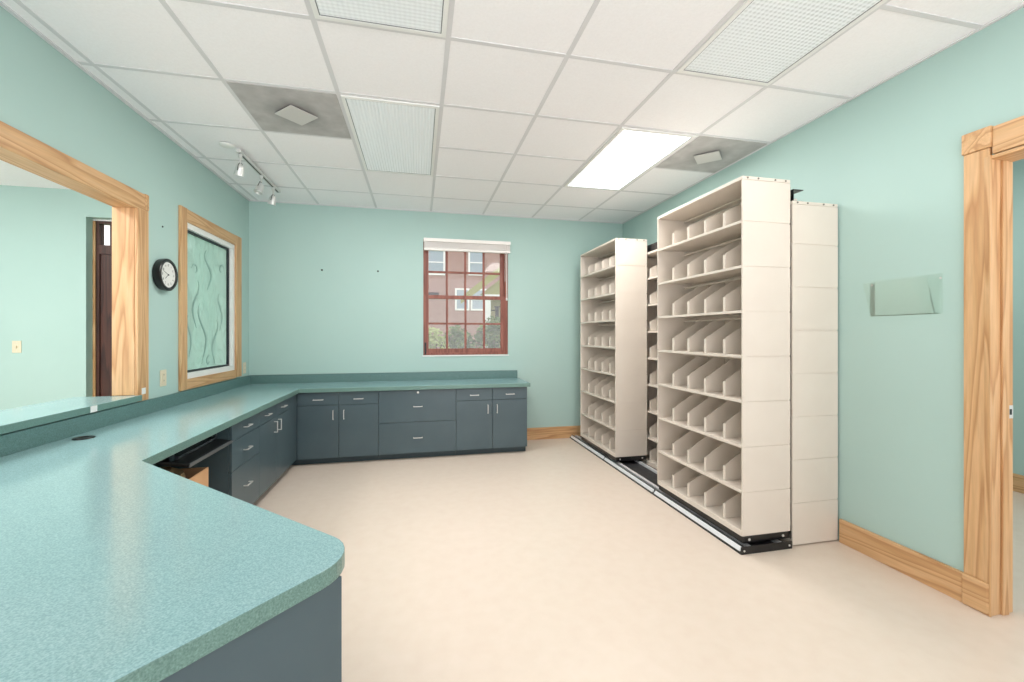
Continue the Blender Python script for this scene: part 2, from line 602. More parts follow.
# frosted scrolls etched on the glass
bm = bmesh.new()
def ribbon(pts, wd):
    pr = []
    for i, p in enumerate(pts):
        a, b = pts[max(i - 1, 0)], pts[min(i + 1, len(pts) - 1)]
        d = Vector((b[0] - a[0], b[1] - a[1])).normalized()
        k = wd * math.sin(PI * (i + 0.6) / (len(pts) + 0.2))
        pr.append(((p[0] - d.y * k, p[1] + d.x * k), (p[0] + d.y * k, p[1] - d.x * k)))
    for (a0, a1), (b0, b1) in zip(pr, pr[1:]):
        x = gx + 0.0012
        lo = [bm.verts.new((x, q[0], q[1])) for q in (a0, a1, b1, b0)]
        hi = [bm.verts.new((x + 0.0015, q[0], q[1])) for q in (a0, a1, b1, b0)]
        bm.faces.new(lo); bm.faces.new(hi[::-1])
        for k in range(4):
            bm.faces.new((lo[k], hi[k], hi[(k + 1) % 4], lo[(k + 1) % 4]))
def spiral(cy, cz, r, turns, a0, sgn, n=22):
    return [(cy + r * (1 - 0.75 * i / n) * math.cos(a0 + sgn * 2 * PI * turns * i / n), cz + r * (1 - 0.75 * i / n) * math.sin(a0 + sgn * 2 * PI * turns * i / n)) for i in range(n + 1)]
def swoop(cy, cz, hh, ww, sgn, n=20):
    return [(cy + sgn * ww * math.sin(2 * PI * (i / n - 0.1)) * (0.4 + 0.6 * i / n), cz + hh * (i / n - 0.5)) for i in range(n + 1)]
for a in ((4.15, 1.30, 0.52, 0.09, 1), (4.36, 1.22, 0.42, 0.07, -1), (4.02, 1.55, 0.40, 0.07, -1), (4.48, 1.50, 0.34, 0.05, 1), (4.25, 1.86, 0.34, 0.08, 1), (3.93, 1.28, 0.34, 0.04, 1)):
    ribbon(swoop(*a), 0.011)
for a in ((4.25, 1.06, 0.05, 0.8, 1.0, 1), (4.02, 1.83, 0.06, 0.7, 3.0, -1), (4.5, 1.9, 0.06, 0.7, 0.4, 1)):
    ribbon(spiral(*a), 0.008)
bmesh.ops.translate(bm, vec=-t.location, verts=bm.verts)
mk('etched_scroll', bm, noise_mat('etching', [(0.3, (128, 158, 152)), (0.7, (146, 174, 168))], 6, 0.7), t, kind='structure')

# back window with brown sash
t = thing('window_1', '', '', (0.56, YB, 1.05), kind='structure')
x0, x1, z0, z1 = BW
f = 0.0005
ya, yb = YB + 0.012, YB + 0.085
part('frame', M['redwood'], t, rel(t, (x0 + f, ya, z0 + f, x0 + 0.02, yb + 0.03, z1 - f)), rel(t, (x1 - 0.036, ya, z0 + f, x1 - f, yb + 0.03, z1 - f)),
     rel(t, (x0 + 0.02, ya, z1 - 0.03, x1 - 0.036, yb + 0.03, z1 - f)), rel(t, (x0 + 0.02, ya, z0 + f, x1 - 0.036, yb + 0.03, z0 + 0.025)), kind='structure')
part('sill_edge', M['white'], t, rel(t, (x0 - 0.01, YB - 0.010, z0 - 0.016, x1 + 0.01, YB - 0.0005, z0 - 0.002)), bevel=0.003, kind='structure')
sx0, sx1 = x0 + 0.0205, x1 - 0.0365
mu = [(0.317, 0.341), (0.536, 0.560), (0.760, 0.784)]
for nm, za, zb, yy, mz in (('lower_sash', z0 + 0.0255, 1.757, YB + 0.020, (1.411, 1.433)), ('upper_sash', 1.716, z1 - 0.0305, YB + 0.056, (2.024, 2.048))):
    bm = bmesh.new()
    yy1 = yy + 0.033
    rb = 0.05 if nm == 'lower_sash' else 0.041
    box(bm, sx0, yy, za, 0.115, yy1, zb)
    box(bm, 0.975, yy, za, sx1, yy1, zb)
    box(bm, 0.115, yy, za, 0.975, yy1, za + rb)
    box(bm, 0.115, yy, zb - 0.041, 0.975, yy1, zb)
    for a, b in mu:
        box(bm, a, yy + 0.004, za + rb, b, yy1 - 0.004, zb - 0.041)
    for a, b in zip([0.115] + [m_[1] for m_ in mu], [m_[0] for m_ in mu] + [0.975]):
        box(bm, a, yy + 0.005, mz[0], b, yy1 - 0.005, mz[1])
    bmesh.ops.translate(bm, vec=-t.location, verts=bm.verts)
    mk(nm, bm, M['redwood'], t, kind='structure')
    part('pane', M['pane'], t, rel(t, (0.112, yy + 0.015, za + rb - 0.004, 0.978, yy + 0.018, zb - 0.038)), kind='structure')
part('sash_lock', M['black'], t, rel(t, (0.068, YB + 0.004, 1.06, 0.088, YB + 0.0195, 1.20)), bevel=0.004, kind='structure')

# dark entrance door with transom in the neighbouring room
t = thing('door_1', '', '', (-2.77, 5.2, 0), kind='structure')
a, b = DR[0], DR[1]
part('frame', M['darkdoor'], t, rel(t, (a + 0.001, 5.14, 0, a + 0.05, 5.21, 2.455)), rel(t, (b - 0.05, 5.14, 0, b - 0.001, 5.21, 2.455)),
     rel(t, (a + 0.05, 5.14, 2.43, b - 0.05, 5.21, 2.455)), rel(t, (a + 0.05, 5.14, 2.12, b - 0.05, 5.21, 2.21)), kind='structure')
part('header', M['white'], t, rel(t, (a + 0.001, 5.13, 2.456, b - 0.001, 5.22, 2.469)), kind='structure')
part('casing', WOOD[2], t, rel(t, (a + 0.0005, 5.125, 0, a + 0.022, 5.139, 2.45)), bevel=0.003, kind='structure')
bm = bmesh.new()
box(bm, a + 0.051, 5.155, 0.004, b - 0.051, 5.195, 2.118)
for zz in ((0.2, 0.9), (1.05, 1.95)):
    for xx in ((a + 0.15, a + 0.42), (b - 0.42, b - 0.15)):
        box(bm, xx[0], 5.148, zz[0], xx[1], 5.155, zz[1])
bmesh.ops.translate(bm, vec=-t.location, verts=bm.verts)
mk('door_leaf', bm, M['darkdoor'], t, kind='structure')
part('transom_bars', M['darkdoor'], t, *[rel(t, (a + 0.05 + k * 0.21 - 0.012, 5.155, 2.21, a + 0.05 + k * 0.21 + 0.012, 5.19, 2.43)) for k in (0.45, 1.35, 2.25, 3.15)], kind='structure')
part('pane', M['pane'], t, rel(t, (a + 0.05, 5.17, 2.21, b - 0.05, 5.174, 2.43)), kind='structure')

# pine-cased doorway in the right wall
t = thing('door_2', '', '', (XR, 1.425, 0), kind='structure')
FX = XR - 0.020
part('side_casing', WOOD[2], t, rel(t, (FX, 1.4265, 0.150, XR - 0.0005, 1.522, 2.154)), bevel=0.004, kind='structure')
part('corner_block', WOOD[0], t, rel(t, (FX - 0.008, 1.418, 2.1545, XR - 0.0005, 1.526, 2.252)), bevel=0.005, kind='structure')
part('plinth_block', WOOD[1], t, rel(t, (FX - 0.008, 1.424, 0, XR - 0.0005, 1.527, 0.1495)), bevel=0.010, kind='structure')
part('head_casing', WOOD[1], t, rel(t, (FX, 0.40, 2.120, XR - 0.0005, 1.4175, 2.245)), bevel=0.004, kind='structure')
bm = bmesh.new()
box(bm, XR - 0.022, 1.424, 0, XRO - 0.004, 1.4444, 2.114)
box(bm, XR + 0.045, 1.414, 0, XR + 0.085, 1.424, 2.097)        # stop
box(bm, XR - 0.026, 1.4195, 0, XR - 0.016, 1.4262, 2.118)
bmesh.ops.translate(bm, vec=-t.location, verts=bm.verts)
mk('jamb', bm, WOOD[2], t, bevel=0.004, kind='structure')
part('head_jamb', WOOD[1], t, rel(t, (XR - 0.02, 0.505, 2.0985, XRO - 0.004, 1.4235, 2.1145)), bevel=0.002, kind='structure')
bm = bmesh.new()
box(bm, XR + 0.090, 1.4215, 0.905, XR + 0.122, 1.4238, 0.965)
bmesh.ops.translate(bm, vec=-t.location, verts=bm.verts)
sp_ = mk('strike_plate', bm, M['chrome'], t, kind='structure')
part('latch_hole', M['black'], t, rel(t, (XR + 0.099, 1.4205, 0.922, XR + 0.112, 1.4214, 0.948)), kind='structure')

# ------------------------------------------------------------------ worktop
ZC, TH = 0.766, 0.041
def fillet(pa, pc, pb, r, n=8):
    pa, pc, pb = Vector(pa), Vector(pc), Vector(pb)
    d1, d2 = (pa - pc).normalized(), (pb - pc).normalized()
    ang = d1.angle(d2)
    tl = r / math.tan(ang / 2)
    cen = pc + (d1 + d2).normalized() * (r / math.sin(ang / 2))
    s, e = pc + d1 * tl - cen, pc + d2 * tl - cen
    a0 = math.atan2(s.y, s.x); a1 = math.atan2(e.y, e.x)
    da = (a1 - a0 + PI) % (2 * PI) - PI
    return [tuple(cen + Vector((math.cos(a0 + da * i / n), math.sin(a0 + da * i / n))) * r) for i in range(n + 1)]
E_, F_, G_ = (-1.134, 2.069), (-0.127, 1.098), (-0.756, 0.450)
t_ = thing('worktop', 'teal speckled laminate worktop running round the room to a rounded angled peninsula', 'worktop', (-1.2, 4.4, 0))
out = [(XL + 0.0015, YB - 0.0015), (XL + 0.0015, 1.46), G_] + fillet(G_, F_, E_, 0.12) + [E_, (-1.134, 4.46), (1.19, 4.46), (1.19, YB - 0.0015)]
bm = bmesh.new()
prism(bm, out, ZC - TH, ZC)
bmesh.ops.translate(bm, vec=-t_.location, verts=bm.verts)
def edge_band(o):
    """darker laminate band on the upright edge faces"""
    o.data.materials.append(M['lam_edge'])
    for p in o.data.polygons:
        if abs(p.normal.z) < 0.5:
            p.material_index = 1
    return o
edge_band(mk('slab', bm, M['laminate'], t_, bevel=0.003))
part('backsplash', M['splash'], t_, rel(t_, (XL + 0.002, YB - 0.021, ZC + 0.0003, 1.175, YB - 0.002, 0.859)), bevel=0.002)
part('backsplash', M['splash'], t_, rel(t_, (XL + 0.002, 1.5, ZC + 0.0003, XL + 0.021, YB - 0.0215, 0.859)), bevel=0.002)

# cable grommet set in the worktop
bm = bmesh.new()
lathe(bm, [(0.018, 0.0), (0.040, 0.0), (0.044, 0.002), (0.042, 0.005), (0.022, 0.006), (0.018, 0.003)], 32, Matrix.Translation((-1.665, 2.575, ZC + 0.0002)))
tag(mk('cable_grommet', bm, M['black'], smooth=True), 'round black cable grommet set into the worktop below the pass-through ledge', 'grommet')

# ledge of the pass-through
t = thing('pass_through_ledge', 'long teal laminate ledge on the sill of the pass-through opening', 'ledge', (-1.9, 2.5, 0.862))
edge_band(part('slab', M['laminate'], t, rel(t, (-2.10, 1.01, 0.8665, -1.745, 3.167, 0.904)), bevel=0.003))
edge_band(part('lip', M['laminate'], t, rel(t, (XL + 0.021, 3.1675, 0.8665, -1.745, 3.19, 0.904)), bevel=0.002))
part('sticker', M['tape'], t, rel(t, (-1.7449, 2.745, 0.868, -1.744, 2.795, 0.902)), label='white tape sticker')

# ------------------------------------------------------------------ base cabinets
def pull(bm, c, length, horiz, out=0.03, th=0.0075):
    """flat bar pull on a front facing -y; c = middle on the front face (x, y, z)"""
    x, y, z = c
    h = length / 2
    if horiz:
        box(bm, x - h, y - out, z - th / 2, x + h, y - out + th, z + th / 2)
        box(bm, x - h, y - out + th, z - th / 2, x - h + th, y - 0.0002, z + th / 2)
        box(bm, x + h - th, y - out + th, z - th / 2, x + h, y - 0.0002, z + th / 2)
    else:
        box(bm, x - th / 2, y - out, z - h, x + th / 2, y - out + th, z + h)
        box(bm, x - th / 2, y - out + th, z - h, x + th / 2, y - 0.0002, z - h + th)
        box(bm, x - th / 2, y - out + th, z + h - th, x + th / 2, y - 0.0002, z + h)

TOPZ, TOE = 0.7245, 0.068
def cabinet(name, label, loc, rz, wd, depth, fronts, toe_back=0.075):
    t = thing(name, label, 'cabinet', loc, rz)
    ft = 0.019
    part('carcass', M['slate'], t, (0.0008, ft + 0.001, TOE, wd - 0.0008, depth, TOPZ), bevel=0.0)
    part('toe_kick', M['toe'], t, (0.0008, toe_back, 0, wd - 0.0008, depth, TOE - 0.0005))
    for kind, xa, xb, za, zb, hs, lock in fronts:
        g_ = 0.0018
        d = part(kind, M['slate'], t, (xa + g_, 0, za + g_, xb - g_, ft, zb - g_), bevel=0.0015)
        for hx, hz, ho in hs:
            bm = bmesh.new()
            pull(bm, (hx, 0, hz), 0.094, ho)
            mk('handle', bm, M['chrome'], d, bevel=0.0015)
        if lock:
            bm = bmesh.new()
            cyl(bm, (lock[0], -0.007, lock[1]), (lock[0], -0.0002, lock[1]), 0.011, 20)
            box(bm, lock[0] - 0.0018, -0.0085, lock[1] - 0.014, lock[0] + 0.0018, -0.0069, lock[1] + 0.006)
            mk('lock', bm, M['chrome'], d)
    return t

DZ = 0.593                                   # bottom of the top drawers
def two_door(wd):
    m_ = wd / 2
    return [('drawer', 0, m_, DZ, 0.7215, [(m_ / 2, 0.651, True)], None), ('drawer', m_, wd, DZ, 0.7215, [(m_ + m_ / 2, 0.651, True)], None),
            ('door', 0, m_, TOE, DZ, [(m_ - 0.05, 0.497, False)], None), ('door', m_, wd, TOE, DZ, [(m_ + 0.05, 0.497, False)], None)]
CY = 4.488
cabinet('base_cabinet', 'slate cabinet with two drawers over two doors, back wall, left of the wide file drawers', (-1.153, CY, 0), 0, 0.754, YB - CY - 0.003, two_door(0.754))
cabinet('lateral_file_cabinet', 'slate lateral file cabinet with two wide drawers and a small lock, under the back window', (-0.399, CY, 0), 0, 0.785, YB - CY - 0.003,
        [('drawer', 0, 0.785, 0.391, 0.7215, [(0.3925, 0.552, True)], (0.3925, 0.696)), ('drawer', 0, 0.785, TOE, 0.391, [(0.3925, 0.23, True)], None)])
cabinet('base_cabinet', 'slate two-door, two-drawer cabinet at the free right end of the back counter', (0.386, CY, 0), 0, 0.775, YB - CY - 0.003, two_door(0.775))
LX = -1.167
cabinet('drawer_cabinet', 'slate three-drawer cabinet on the left run, next to the open knee space', (LX, 3.03, 0), PI / 2, 0.478, LX - XL - 0.003,
        [('drawer', 0, 0.478, 0.605, 0.7215, [(0.23, 0.664, True)], None), ('drawer', 0, 0.478, 0.412, 0.605, [(0.23, 0.508, True)], None), ('drawer', 0, 0.478, TOE, 0.412, [(0.23, 0.262, True)], None)])
cabinet('base_cabinet', 'slate cabinet with two drawers over two doors, left wall, below the etched window', (LX, 3.508, 0), PI / 2, 0.768, LX - XL - 0.003,
        [('drawer', 0, 0.384, 0.605, 0.7215, [(0.16, 0.664, True)], None), ('drawer', 0.384, 0.768, 0.605, 0.7215, [(0.56, 0.664, True)], None),
         ('door', 0, 0.384, TOE, 0.605, [(0.335, 0.53, False)], None), ('door', 0.384, 0.768, TOE, 0.605, [(0.435, 0.53, False)], None)])
# corner filler between the two runs
t = thing('corner_filler', 'slate filler panel in the inside corner where the two cabinet runs meet', 'cabinet panel', (-1.16, 4.49, 0))
part('panel', M['slate'], t, rel(t, (LX, CY + 0.010, TOE, -1.1535, CY + 0.03, TOPZ)))
part('return_panel', M['slate'], t, rel(t, (LX - 0.02, 4.277, TOE, LX - 0.002, CY + 0.03, TOPZ)))
part('toe_kick', M['toe'], t, rel(t, (-1.24, 4.565, 0, -1.1535, 4.58, TOE)), rel(t, (-1.244, 4.277, 0, -1.2405, 4.58, TOE)))

# cabinet that carries the peninsula: an L of slate panels turned 45 degrees
u_ = Vector((-0.696, -0.717, 0)).normalized()
n_ = Vector((-0.717, 0.696, 0)).normalized()     # inward from the end panel
MT = Matrix(((u_.x, n_.x, 0, -0.177), (u_.y, n_.y, 0, 1.062), (0, 0, 1, 0), (0, 0, 0, 1)))
t = thing('peninsula_base', 'grey slate panelled base under the rounded end of the peninsula counter', 'cabinet', (-0.177, 1.062, 0))
MT0 = Matrix.Translation(-Vector(t.location)) @ MT
bm = bmesh.new(); obox(bm, MT0, 0, 0, 0, 0.66, 0.020, 0.7245); mk('end_panel', bm, M['slate'], t, bevel=0.001)
bm = bmesh.new(); obox(bm, MT0, 0.30, 0.021, 0, 0.66, 0.85, 0.7245); mk('carcass', bm, M['slate_dark'], t)
bm = bmesh.new(); obox(bm, MT0, 0.28, 0.021, 0, 0.2995, 0.85, 0.7245); mk('back_panel', bm, M['slate'], t)

# knee space: black tray on runners, cardboard box
t = thing('keyboard_tray', 'black pull-out keyboard tray tilted under the counter over the open knee space', 'tray', (-1.355, 2.75, 0.652))
R_ = Matrix.Translation((0, 0, 0)) @ Matrix.Rotation(math.radians(10), 4, 'Y')
bm = bmesh.new(); obox(bm, R_, -0.20, -0.26, -0.010, 0.20, 0.25, 0.010); mk('tray_board', bm, M['black'], t, bevel=0.006)
bm = bmesh.new(); obox(bm, R_, 0.2005, -0.26, -0.010, 0.206, 0.25, 0.012); mk('front_rim', bm, base_mat('grey_rim', (78, 84, 88), 0.35), t, bevel=0.004)
bm = bmesh.new(); obox(bm, R_, -0.13, -0.22, 0.0102, 0.13, 0.20, 0.030); mk('folder', bm, base_mat('charcoal_folder', (58, 62, 68), 0.22), t, bevel=0.004)
for s in (-0.24, 0.235):
    bm = bmesh.new(); box(bm, -0.16, s - 0.008, 0.042, 0.12, s + 0.008, ZC - TH - 0.652 - 0.0005); box(bm, -0.16, s - 0.008, -0.012, -0.145, s + 0.008, 0.042); box(bm, 0.105, s - 0.008, -0.012, 0.12, s + 0.008, 0.042)
    mk('runner', bm, M['slate_dark'], t)

t = thing('cardboard_box', 'open brown cardboard box with crumpled paper in the knee space under the counter', 'box', (-1.41, 2.56, 0))
bm = bmesh.new()
bx = (-0.21, -0.235, 0.21, 0.24)
ht = 0.52
box(bm, bx[0], bx[1], 0, bx[2], bx[3], 0.004)
box(bm, bx[0], bx[1], 0.004, bx[0] + 0.004, bx[3], ht)
box(bm, bx[2] - 0.004, bx[1], 0.004, bx[2], bx[3], ht)
box(bm, bx[0] + 0.004, bx[1], 0.004, bx[2] - 0.004, bx[1] + 0.004, ht)
box(bm, bx[0] + 0.004, bx[3] - 0.004, 0.004, bx[2] - 0.004, bx[3], ht)
mk('body', bm, M['card'], t)
bm = bmesh.new()
obox(bm, Matrix.Translation((0.0, bx[1] + 0.002, ht)) @ Matrix.Rotation(math.radians(70), 4, 'X'), -0.2, -0.002, 0.0005, 0.2, 0.002, 0.12)
mk('flap', bm, M['card'], t)
bm = bmesh.new()
bmesh.ops.create_icosphere(bm, subdivisions=3, radius=1)
for v in bm.verts:
    k = 1 + 0.22 * math.sin(9 * v.co.x + 3 * v.co.y) * math.cos(8 * v.co.z - 5 * v.co.y)
    v.co = Vector((v.co.x * 0.17 * k, v.co.y * 0.19 * k, ht + 0.01 + v.co.z * 0.045 * k))
mk('crumpled_paper', bm, M['paper'], t)

# ------------------------------------------------------------------ mobile shelving
UW, UD, NS = 0.920, 0.340, 8
def shelf_unit(name, label, loc, height, base, group=None):
    """open front faces -x; near end at y = 0"""
    t = thing(name, label, 'shelving', loc, 0, group)
    th = 0.009
    z0, z1 = base, base + height
    p = height / NS
    for y in (0.0, UW - th):
        bm = bmesh.new()
        gap = 0.003
        cut = [z0 + 0.006] + [z0 + p * k for k in range(1, NS)] + [z1 - 0.02]
        for a_, b_ in zip(cut, cut[1:]):
            box(bm, 0.0, y, a_ + gap, UD, y + th, b_ - gap)
        box(bm, 0.002, y + 0.0035, z0 + 0.006, UD - 0.002, y + th - 0.0035, z1 - 0.02)
        mk('end_panel', bm, M['beige'], t)
    bm = bmesh.new()
    box(bm, 0.0, 0.0, z1 - 0.0195, UD, UW, z1)
    tp = mk('top', bm, M['beige'], t, bevel=0.002)
    for xx in (0.035, 0.11, UD - 0.11, UD - 0.035):
        bm = bmesh.new()
        cyl(bm, (xx, -0.003, z1 - 0.0098), (xx, -0.0002, z1 - 0.0098), 0.0055, 10)
        mk('screw', bm, base_mat('screw_steel', (120, 112, 104), 0.4, 0.6), tp)
    bm = bmesh.new()
    box(bm, 0.0, th + 0.0005, z0 + 0.005, UD, UW - th - 0.0005, z0 + 0.010)
    box(bm, 0.0, th + 0.0005, z0 + 0.010, 0.004, UW - th - 0.0005, z0 + 0.032)
    mk('kick_plate', bm, M['beige'], t)
    mk_b = bmesh.new()
    box(mk_b, UD - 0.006, th + 0.0005, z0 + 0.06, UD - 0.002, UW - th - 0.0005, z1 - 0.022)
    mk('back_panel', mk_b, M['beige'], t)
    bm = bmesh.new()                                     # cross braces seen through the open top
    for k in range(1, NS + 1):
        zz = z0 + p * k - 0.03
        cyl(bm, (UD * 0.7, th + 0.001, zz), (UD * 0.7, UW - th - 0.001, zz), 0.006, 8)
    mk('divider_rail', bm, M['beige'], t, smooth=True)
    for k in range(NS):
        zb = z0 + (0.0325 if k == 0 else p * k + 0.004)
        bm = bmesh.new()
        box(bm, 0.001, th + 0.0007, zb, UD - 0.007, UW - th - 0.0007, zb + 0.004)
        box(bm, 0.001, th + 0.0007, zb - 0.012, 0.004, UW - th - 0.0007, zb)
        sh = mk('shelf', bm, M['beige'], t)
        ztop = z0 + p * (k + 1) - 0.012 if k < NS - 1 else z1 - 0.05
        for q in range(4):
            y = 0.185 * (q + 1) - 0.004
            bm = bmesh.new()
            zf, hh = zb + 0.0045, ztop - zb - 0.012
            prof = [(0.030, zf), (0.030, zf + 0.094), (0.036, zf + 0.104), (0.26, zf + hh), (UD - 0.012, zf + hh), (UD - 0.012, zf)]
            for yy in (y,):
                lo = [bm.verts.new((a_, yy, b_)) for a_, b_ in prof]
                hi = [bm.verts.new((a_, yy + 0.003, b_)) for a_, b_ in prof]
                bm.faces.new(lo); bm.faces.new(hi[::-1])
                n = len(prof)
                for i in range(n):
                    bm.faces.new((lo[i], hi[i], hi[(i + 1) % n], lo[(i + 1) % n]))
            # rounded front flange
            a0 = [(0.030, y + 0.003), (0.026, y + 0.008), (0.027, y + 0.018), (0.034, y + 0.024), (0.036, y + 0.021), (0.030, y + 0.016), (0.030, y + 0.009), (0.034, y + 0.003)]
            prism(bm, a0, zf, zf + 0.093)
            mk('divider', bm, M['beige'], sh)
    return t

UX = 1.881
front = shelf_unit('shelving_unit', 'tall beige mobile shelving unit with angled dividers, nearer of the two on the floor track', (UX, 2.163, 0), 2.155, 0.085)
front2 = copy_tree(front)
front2.location = (UX, 3.826, 0)
front2['label'] = 'tall beige mobile shelving unit, farther of the two on the floor track'
def carriage(root):
    bm = bmesh.new()
    box(bm, 0.010, 0.004, 0.047, UD - 0.010, UW - 0.004, 0.0895)
    c = mk('carriage', bm, M['black'], root, bevel=0.003)
    for xx in (0.05, UD - 0.05):
        for yy in (0.0015, UW - 0.0095):
            bm = bmesh.new()
            cyl(bm, (xx, yy, 0.068), (xx, yy + 0.008, 0.068), 0.008, 14)
            mk('axle_cap', bm, M['chrome'], c)
        bm = bmesh.new()
        for yy in (0.12, UW - 0.12):
            cyl(bm, (xx - 0.012, yy, 0.048), (xx + 0.012, yy, 0.048), 0.017, 18)
        mk('wheel', bm, M['chrome'], c)
carriage(front)
carriage(front2)
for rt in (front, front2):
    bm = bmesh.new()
    box(bm, UD + 0.0004, 0.004, 0.10, UD + 0.005, 0.022, 2.20)  # black strip added to stand for the shade between front and rear units
    mk('gap_shade_strip', bm, M['black'], rt)

RX = 2.228
rear = shelf_unit('shelving_unit', 'beige fixed shelving unit against the right wall, nearest of the rear row', (RX, 2.153, 0), 2.112, 0.0)
for k, lab in ((1, 'beige fixed shelving unit against the right wall, glimpsed between the two mobile units'), (2, 'beige fixed shelving unit against the right wall behind the far mobile unit')):
    c = copy_tree(rear)
    c.location = (RX, 2.153 + k * (UW + 0.012), 0)
    c['label'] = lab
GX0 = 1.848
t = thing('floor_track', 'black floor track deck with aluminium edge strip carrying the two mobile shelving units', 'track', (2.03, 3.6, 0))
ye0, ye1 = 2.135, 5.018
part('deck', M['deck'], t, rel(t, (GX0 + 0.032, ye0 + 0.006, 0.0, 2.206, ye1, 0.012)))
part('end_cap', M['black'], t, rel(t, (GX0, ye0, 0.0, 2.206, ye0 + 0.0055, 0.046)), bevel=0.002)
for xx in (1.93, 2.15):
    part('rail', M['alu'], t, rel(t, (xx - 0.014, ye0 + 0.01, 0.0125, xx + 0.014, ye1, 0.0305)))
part('curb', M['black'], t, rel(t, (GX0, ye0 + 0.006, 0.0, GX0 + 0.031, ye1, 0.014)), rel(t, (GX0 + 0.022, ye0 + 0.006, 0.014, GX0 + 0.031, ye1, 0.040)))
ys = [ye0 + 0.006, 3.10, 4.04, ye1]
for a_, b_ in zip(ys, ys[1:]):
    bm = bmesh.new()
    pts = [(GX0 + 0.003, 0.0142), (GX0 + 0.0215, 0.036), (GX0 + 0.0215, 0.0142)]
    lo = [bm.verts.new((x, a_ + 0.012, z)) for x, z in pts]
    hi = [bm.verts.new((x, b_ - 0.012, z)) for x, z in pts]
    bm.faces.new(lo); bm.faces.new(hi[::-1])
    for i in range(3):
        bm.faces.new((lo[i], hi[i], hi[(i + 1) % 3], lo[(i + 1) % 3]))
    bmesh.ops.translate(bm, vec=-t.location, verts=bm.verts)
    mk('edge_strip', bm, M['alu'], t)
for xx in (GX0 + 0.02, 2.185):
    bm = bmesh.new(); cyl(bm, (xx, ye0 - 0.003, 0.022), (xx, ye0 - 0.0002, 0.022), 0.006, 12)
    bmesh.ops.translate(bm, vec=-t.location, verts=bm.verts)
    mk('bolt', bm, M['chrome'], t)

t = thing('anti_tip_rail', 'black steel anti-tip rail lying along the top of the fixed rear shelving', 'rail', (2.29, 3.5, 2.112))
bm = bmesh.new()
for b in ((-0.045, -1.335, 0.0005, -0.041, 1.40, 0.075), (-0.041, -1.335, 0.071, 0.03, 1.40, 0.075), (-0.041, -1.335, 0.0005, 0.03, 1.40, 0.005)):
    box(bm, *b)
mk('channel', bm, M['black'], t)
bm = bmesh.new()
for k in range(4):
    box(bm, -0.036, -1.30 + k * 0.85, 0.006, 0.02, -1.22 + k * 0.85, 0.030)
mk('clip', bm, M['beige'], t)

# ------------------------------------------------------------------ wall things
def on_left_wall(y, z):
    """local z points into the room (+x), local x along +y"""
    return Matrix.Translation((XL, y, z)) @ Matrix(((0, 0, 1, 0), (1, 0, 0, 0), (0, 1, 0, 0), (0, 0, 0, 1)))
t = thing('wall_clock', 'round black-rimmed wall clock with white dial between the pass-through and the etched window', 'clock', (XL, 3.455, 1.717))
LW = Matrix(((0, 0, 1, 0), (1, 0, 0, 0), (0, 1, 0, 0), (0, 0, 0, 1)))
bm = bmesh.new()
lathe(bm, [(0.088, 0.0008), (0.109, 0.004), (0.113, 0.03), (0.113, 0.047), (0.106, 0.053), (0.094, 0.052), (0.090, 0.044), (0.088, 0.042)], 56, LW)
mk('case', bm, M['black'], t, smooth=True)
bm = bmesh.new(); lathe(bm, [(0.0005, 0.0425), (0.0895, 0.0425), (0.0895, 0.0435), (0.0005, 0.0435)], 48, LW)
dl = mk('dial', bm, M['dial'], t)
# numerals on the dial
NUM = {'0': 'abcdef', '1': 'bc', '2': 'abged', '3': 'abgcd', '4': 'fgbc', '5': 'afgcd', '6': 'afgedc', '7': 'abc', '8': 'abcdefg', '9': 'abcdfg'}
SEG = {'a': (0, 1, 1, 1), 'b': (1, 1, 1, .5), 'c': (1, .5, 1, 0), 'd': (0, 0, 1, 0), 'e': (0, 0, 0, .5), 'f': (0, .5, 0, 1), 'g': (0, .5, 1, .5)}
for hh in range(1, 13):
    an = PI / 2 - hh * PI / 6
    txt = str(hh)
    w_, h_ = 0.0065, 0.0125
    bm = bmesh.new()
    for i, ch in enumerate(txt):
        cx = 0.068 * math.cos(an) + (i - (len(txt) - 1) / 2) * 0.0105 - w_ / 2
        cy = 0.068 * math.sin(an) - h_ / 2
        for s_ in NUM[ch]:
            xa, ya_, xb, yb_ = SEG[s_]
            xa, xb = sorted((cx + xa * w_, cx + xb * w_)); ya_, yb_ = sorted((cy + ya_ * h_, cy + yb_ * h_))
            vs = box(bm, xa - 0.0009, ya_ - 0.0009, 0.0436, xb + 0.0009, yb_ + 0.0009, 0.0441)
    bmesh.ops.transform(bm, matrix=LW, verts=bm.verts)
    mk('numeral', bm, M['black'], dl)
for nm, an, ln, wd in (('hour_hand', PI / 2 - (7 + 41 / 60) * PI / 6, 0.045, 0.0035), ('minute_hand', PI / 2 - 48.5 * PI / 30, 0.068, 0.0025)):
    bm = bmesh.new()
    obox(bm, LW @ Matrix.Rotation(an, 4, 'Z'), -0.012, -wd / 2, 0.0446 if nm[0] == 'h' else 0.0456, ln, wd / 2, 0.0454 if nm[0] == 'h' else 0.0464)
    mk(nm, bm, M['black'], t)
bm = bmesh.new(); lathe(bm, [(0.0005, 0.0442), (0.005, 0.0442), (0.005, 0.048), (0.0005, 0.048)], 16, LW); mk('hub', bm, M['black'], t)

